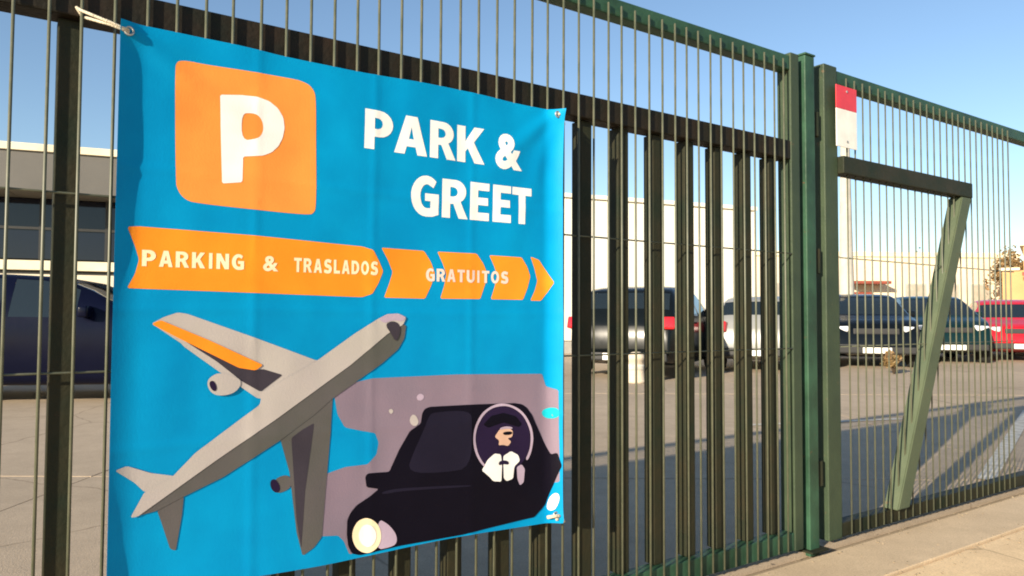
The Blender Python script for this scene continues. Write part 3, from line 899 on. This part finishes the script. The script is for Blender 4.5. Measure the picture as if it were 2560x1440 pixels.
def make_car(name, label, paint, style, rear_or_front, at_xy, bearing, L=4.05, W=1.74, H=1.48, group='cars parked inside the gate'):
    """at_xy: ground point under the middle of the named end; bearing of the nose from +Y."""
    hd = Vector((math.sin(R(bearing)), math.cos(R(bearing)), 0))
    c = Vector((*at_xy, 0)) + hd * (L / 2 if rear_or_front == 'rear' else -L / 2 if rear_or_front == 'front' else 0)
    root = thing(name, label, 'car', c, math.atan2(hd.y, hd.x), group)
    prof, win = PROF[style], WIN[style]
    cuts = sorted(set([p[0] for p in prof] + list(win['ws']) + list(win['rw']) + [v for s in win['side'] for v in s] + [-.33, -.2, .2, .38, .45, -.487]))
    belt0 = 0.665 * H
    rings = []
    for x in cuts:
        zt = interp(prof, x) * H
        ex = max(0, (abs(x) - 0.26) / 0.24)
        w = W / 2 * (1 - 0.15 * ex ** 3)
        zb = 0.19 + 0.10 * ex ** 2
        b = min(belt0 - 0.03 * (x + .2), zt - 0.035)
        wr = 0.965 * w - max(0, zt - b) * 0.38
        mid = zb + (b - zb) * 0.45
        pts = [(0, zb), (0.72 * w, zb), (0.94 * w, zb + 0.03), (0.985 * w, zb + 0.12), (w, mid), (0.995 * w, zb + (b - zb) * 0.8), (0.975 * w, b)]
        r1 = (zt - 0.055) if zt - b > 0.12 else b + (zt - b) * 0.45
        pts += [((0.965 * w + wr) / 2 + 0.012 * min(1, (zt - b) / .3), (b + r1) / 2), (wr, r1)]
        pts += [(wr * 0.93, zt - (zt - r1) * 0.35), (wr * 0.72, zt - (zt - r1) * 0.08), (wr * 0.36, zt), (0, zt)]
        rings.append((x * L, pts))
    nr = len(rings[0][1])
    groups = {}
    def key_of(i, j, side):
        xa, xb = cuts[i], cuts[i + 1]
        e = 1e-6
        if j >= 8 and xa >= win['ws'][0] - e and xb <= win['ws'][1] + e and j >= 9:
            return ('windscreen', 0)
        if j >= 9 and xa >= win['rw'][0] - e and xb <= win['rw'][1] + e:
            return ('rear_window', 0)
        if j in (6, 7):
            for q, (a, b) in enumerate(win['side']):
                if xa >= a - e and xb <= b + e:
                    return ('side_window', (q, side))
        return ('body', 0)
    for side in (1, -1):
        for i in range(len(rings) - 1):
            for j in range(nr - 1):
                quad = []
                for (ii, jj) in ((i, j), (i + 1, j), (i + 1, j + 1), (i, j + 1)):
                    X, pts = rings[ii]
                    y, z = pts[jj]
                    quad.append((X, side * y, z))
                if side < 0:
                    quad.reverse()
                groups.setdefault(key_of(i, j, side), []).append(quad)
    for ii, sgn in ((0, 1), (len(rings) - 1, -1)):
        X, pts = rings[ii]
        loop = [(X, y, z) for y, z in pts] + [(X, -y, z) for y, z in pts[-2:0:-1]]
        groups[('body', 0)].append(loop if sgn > 0 else loop[::-1])
    body = None
    for k in sorted(groups, key=lambda q: q[0] != 'body'):
        bm = bmesh.new()
        for qd in groups[k]:
            try:
                bm.faces.new([bm.verts.new(p) for p in qd])
            except ValueError:
                pass
        bmesh.ops.remove_doubles(bm, verts=bm.verts[:], dist=1e-4)
        bmesh.ops.dissolve_degenerate(bm, edges=bm.edges[:], dist=1e-5)
        o = bm_obj(k[0], bm, paint if k[0] == 'body' else M['car_glass'], root, True)
        if k[0] != 'body':
            for v in o.data.vertices:          # glass sits a few millimetres inside the opening
                v.co.z -= 0.004
    # bumpers, sills, arches, wheels
    for sgn, nm in ((1, 'front_bumper'), (-1, 'rear_bumper')):
        bm = bmesh.new()
        add_box(bm, -0.05, 0.07, -W * .41, W * .41, 0.29, 0.43, 0.03)
        o = bm_obj(nm, bm, M['trim'], root)
        o.location = (sgn * (L / 2 - 0.035), 0, 0)
        o.rotation_euler = (0, 0, 0 if sgn > 0 else math.pi)
    r = 0.315
    bm = bmesh.new()
    add_lathe_y(bm, [(-.10, r * .8), (-.098, r * .93), (-.075, r), (.075, r), (.098, r * .93), (.10, r * .72), (.085, r * .66)], 28)
    tyre_me = bpy.data.meshes.new('wheel'); bmesh.ops.recalc_face_normals(bm, faces=bm.faces[:]); bm.to_mesh(tyre_me); bm.free()
    tyre_me.materials.append(M['tyre'])
    bm = bmesh.new()
    add_lathe_y(bm, [(.06, r * .66), (.097, r * .66), (.101, r * .60), (.085, r * .56), (.085, .01)], 24)
    for q in range(5):
        a = q * 2 * math.pi / 5
        ux, uz = math.cos(a), math.sin(a)
        vs = []
        for rad, hw in ((0.03, 0.03), (r * .6, 0.022)):
            for s_ in (-1, 1):
                for y in (.084, .100):
                    vs.append(bm.verts.new((ux * rad - uz * hw * s_, y, uz * rad + ux * hw * s_)))
        for f in ((0, 1, 3, 2), (4, 6, 7, 5), (0, 4, 5, 1), (2, 3, 7, 6), (0, 2, 6, 4), (1, 5, 7, 3)):
            bm.faces.new([vs[t] for t in f])
    rim_me = bpy.data.meshes.new('rim'); bmesh.ops.recalc_face_normals(bm, faces=bm.faces[:]); bm.to_mesh(rim_me); bm.free()
    rim_me.materials.append(M['rim'])
    bm = bmesh.new()
    add_lathe_y(bm, [(-.05, r * 1.13), (.004, r * 1.13), (.008, r * 1.10)], 28)
    arch_me = bpy.data.meshes.new('wheel_arch'); bmesh.ops.recalc_face_normals(bm, faces=bm.faces[:]); bm.to_mesh(arch_me); bm.free()
    arch_me.materials.append(M['trim'])
    for fx in (-.305, .315):
        for sy in (1, -1):
            ar = link('wheel_arch', arch_me, None, root)
            ar.location = (fx * L, sy * (W / 2 + 0.001), r)
            ar.rotation_euler = (0, 0, 0 if sy > 0 else math.pi)
            wh = link('wheel', tyre_me, None, root, True)
            wh.location = (fx * L, sy * (W / 2 - 0.075), r)
            wh.rotation_euler = (0, 0, 0 if sy > 0 else math.pi)
            rm = link('rim', rim_me, None, wh)
    # lamps, plates, mirrors, handles
    zl = 0.60 * H if style != 'wagon' else 0.62 * H
    for sy in (1, -1):
        bm = bmesh.new()
        add_box(bm, -0.09, 0.045, *((-0.14, 0.12) if sy > 0 else (-0.12, 0.14)), -0.10, 0.10, 0.03)
        o = bm_obj('tail_light', bm, M['tail'], root, True)
        o.location = (-.480 * L, sy * (W / 2 - 0.19), zl - 0.03)
        o.rotation_euler = (0, 0.2, -sy * 0.30)
        bm = bmesh.new()
        add_box(bm, -0.14, 0.06, *((-0.15, 0.13) if sy > 0 else (-0.13, 0.15)), -0.055, 0.055, 0.03)
        o = bm_obj('headlight', bm, M['head'], root, True)
        o.location = (.462 * L, sy * (W / 2 - 0.24), 0.505 * H)
        o.rotation_euler = (0, 0.12, sy * 0.42)
        bm = bmesh.new()
        add_box(bm, -0.05, 0.06, -0.02, 0.17, -0.06, 0.07, 0.025)
        o = bm_obj('mirror', bm, paint, root, True)
        o.location = (.155 * L, sy * (W / 2 - 0.05), 0.70 * H)
        if sy < 0:
            o.rotation_euler = (0, 0, math.pi)
        for hx in (-.13, .08):
            bm = bmesh.new()
            add_box(bm, -0.08, 0.08, -0.01, 0.022, -0.013, 0.013, 0.006)
            o = bm_obj('door_handle', bm, paint, root)
            o.location = (hx * L, sy * (W / 2 - 0.001), 0.585 * H)
            if sy < 0:
                o.rotation_euler = (0, 0, math.pi)
    for sgn, zz, xx in ((1, 0.36, L / 2 + 0.036), (-1, 0.36 if style == 'hatch' else 0.62, L / 2 + 0.036)):
        bm = bmesh.new()
        add_box(bm, -0.004, 0.006, -0.26, 0.26, -0.055, 0.055, 0.003)
        o = bm_obj('number_plate', bm, M['plate'], root)
        o.location = (sgn * xx, 0, zz)
        if sgn < 0:
            o.rotation_euler = (0, 0, math.pi)
    bm = bmesh.new()
    add_box(bm, -0.03, 0.03, -0.42, 0.42, -0.06, 0.06, 0.02)
    o = bm_obj('grille', bm, M['trim'], root)
    o.location = (.485 * L, 0, 0.475 * H)
    return root

def paint(name, col, rough=0.2, sp=0.35):
    return mat(name, col, rough, coat=0.0, var=0.08, scale=3, spec=sp)
make_car('parked_car', 'dark navy blue car seen side-on left of the banner', paint('navy_paint', (0.003, 0.004, 0.014), 0.2, 0.14), 'hatch', 'mid', (-5.6, 9.1), 80, L=4.2, H=1.47)
make_car('parked_car', 'black hatchback with red tail light, right beside the banner', paint('black_paint', (0.005, 0.007, 0.008), 0.2, 0.18), 'hatch', 'rear', (1.72, 11.9), 25, W=1.90, H=1.54)
make_car('parked_car', 'grey car between the black hatchback and the gate post', paint('grey_paint', (0.22, 0.225, 0.22), 0.3), 'hatch', 'rear', (4.45, 13.4), 25, H=1.42)
make_car('parked_car', 'black car nose on, just right of the gate post', paint('blue_black_paint', (0.004, 0.006, 0.009), 0.2, 0.18), 'wagon', 'front', (7.2, 14.6), 196, H=1.54)
make_car('parked_car', 'dark teal car behind the slanted brace, next to the red car', paint('teal_paint', (0.004, 0.018, 0.020), 0.2, 0.2), 'hatch', 'front', (9.7, 16.3), 196, H=1.55)
make_car('parked_car', 'red car at the right edge of the row', paint('red_paint', (0.50, 0.012, 0.022)), 'saloon', 'front', (11.8, 16.95), 203, L=4.3, H=1.48)
make_car('parked_car', 'white car half hidden behind the red car', paint('white_paint', (0.72, 0.72, 0.70)), 'hatch', 'front', (14.3, 19.6), 203, H=1.46)

# ================================================================== PLANTS
def leaf_mat(name, c, c2):
    m = mat(name, c, 0.7, col2=c2, scale=2.5)
    return m
M['leaf'] = leaf_mat('tree_leaves', (0.075, 0.095, 0.030), (0.040, 0.058, 0.020))
M['dry_leaf'] = leaf_mat('dry_leaves', (0.30, 0.16, 0.06), (0.15, 0.11, 0.04))
M['bark'] = mat('bark', (0.12, 0.085, 0.055), 0.9, var=0.3, scale=8, bump=0.5, bscale=30)
M['pot'] = mat('pale_pot', (0.55, 0.47, 0.36), 0.8, var=0.15, scale=8)

def leaves(bm, cen, rad, n, size, rng):
    cl = []
    for k in range(max(6, n // 60)):
        v = Vector((rng.gauss(0, 1), rng.gauss(0, 1), rng.gauss(0, 1))).normalized() * rng.uniform(0.35, 1.0)
        cl.append((Vector((v.x * rad[0], v.y * rad[1], v.z * rad[2])), rng.uniform(0.22, 0.42)))
    for k in range(n):
        c, cr = rng.choice(cl)
        v = Vector((rng.gauss(0, .5), rng.gauss(0, .5), rng.gauss(0, .5))) * cr
        p = Vector(cen) + c + Vector((v.x * rad[0], v.y * rad[1], v.z * rad[2]))
        a = Vector((rng.gauss(0, 1), rng.gauss(0, 1), rng.gauss(0, 1))).normalized()
        b = a.orthogonal().normalized()
        q = a.cross(b)
        s = size * rng.uniform(0.6, 1.3)
        bm.faces.new([bm.verts.new(p + b * s), bm.verts.new(p + q * s * .45), bm.verts.new(p - b * s), bm.verts.new(p - q * s * .45)])

def tree(label, loc, h, rad, n, size, seed, leafm='leaf'):
    rng = random.Random(seed)
    t = thing('tree', label, 'tree', loc, 0, 'trees beyond the warehouse')
    bm = bmesh.new()
    add_tube(bm, [(0, 0, 0), (0.05, 0, h * .3), (-0.05, 0.06, h * .6), (0.0, 0, h * .85)], [0.2, 0.16, 0.11, 0.04], 8)
    for k in range(5):
        a = k * 1.26 + rng.uniform(-.3, .3)
        e = Vector((math.cos(a) * rad[0] * .6, math.sin(a) * rad[1] * .6, h * .62 + rng.uniform(0, .25) * h))
        add_tube(bm, [(0, 0, h * .42), e * .5 + Vector((0, 0, h * .26)), e], [0.09, 0.06, 0.02], 6)
    bm_obj('trunk', bm, M['bark'], t, True)
    bm = bmesh.new()
    leaves(bm, (0, 0, h * .72), rad, n, size, rng)
    bm_obj('crown', bm, M[leafm], t)
tree('round olive green tree showing over the warehouse roof, left of the brace', (29.0, 52.0, 0), 5.9, (2.1, 2.1, 1.5), 2600, 0.17, 3)
tree('wide olive green tree over the warehouse roof, right of the brace', (37.5, 58.0, 0), 5.6, (2.6, 2.3, 1.4), 2600, 0.18, 5)
tree('brown leaved tree beside the ochre house', (21.9, 32.6, 0), 4.2, (0.8, 0.8, 0.9), 1800, 0.10, 8, 'dry_leaf')

def shrub(label, loc, r, h, n, seed):
    rng = random.Random(seed)
    t = thing('dry_shrub', label, 'shrub', loc)
    bm = bmesh.new()
    for k in range(11):
        a = k * 0.57
        add_tube(bm, [(0, 0, -0.01), (math.cos(a) * r * .35, math.sin(a) * r * .35, h * .45), (math.cos(a) * r * .8, math.sin(a) * r * .8, h * (.6 + .35 * rng.random()))], [0.010, 0.007, 0.003], 5)
    bm_obj('stem', bm, M['bark'], t, True)
    bm = bmesh.new()
    leaves(bm, (0, 0, h * .55), (r * .75, r * .75, h * .36), n, 0.030, rng)
    bm_obj('foliage', bm, M['dry_leaf'], t)
shrub('low dry brown shrub in front of the black car, left of the slanted brace', (6.83, 13.25, 0), 0.24, 0.46, 900, 4)

bo = thing('concrete_bollard', 'short pale weathered concrete bollard behind the black hatchback', 'bollard', (1.90, 11.3, 0))
bm = bmesh.new()
add_lathe_z(bm, [(0.0, 0.15), (0.04, 0.15), (0.05, 0.135), (0.34, 0.12), (0.35, 0.135), (0.40, 0.135), (0.44, 0.11), (0.465, 0.06), (0.472, 0.01)], 22)
bm_obj('shaft', bm, M['pot'], bo, True)
bm = bmesh.new()
add_lathe_z(bm, [(0.20, 0.1300), (0.205, 0.1325), (0.275, 0.1295), (0.28, 0.1270)], 22)
bm_obj('painted_band', bm, M['line'], bo, True)
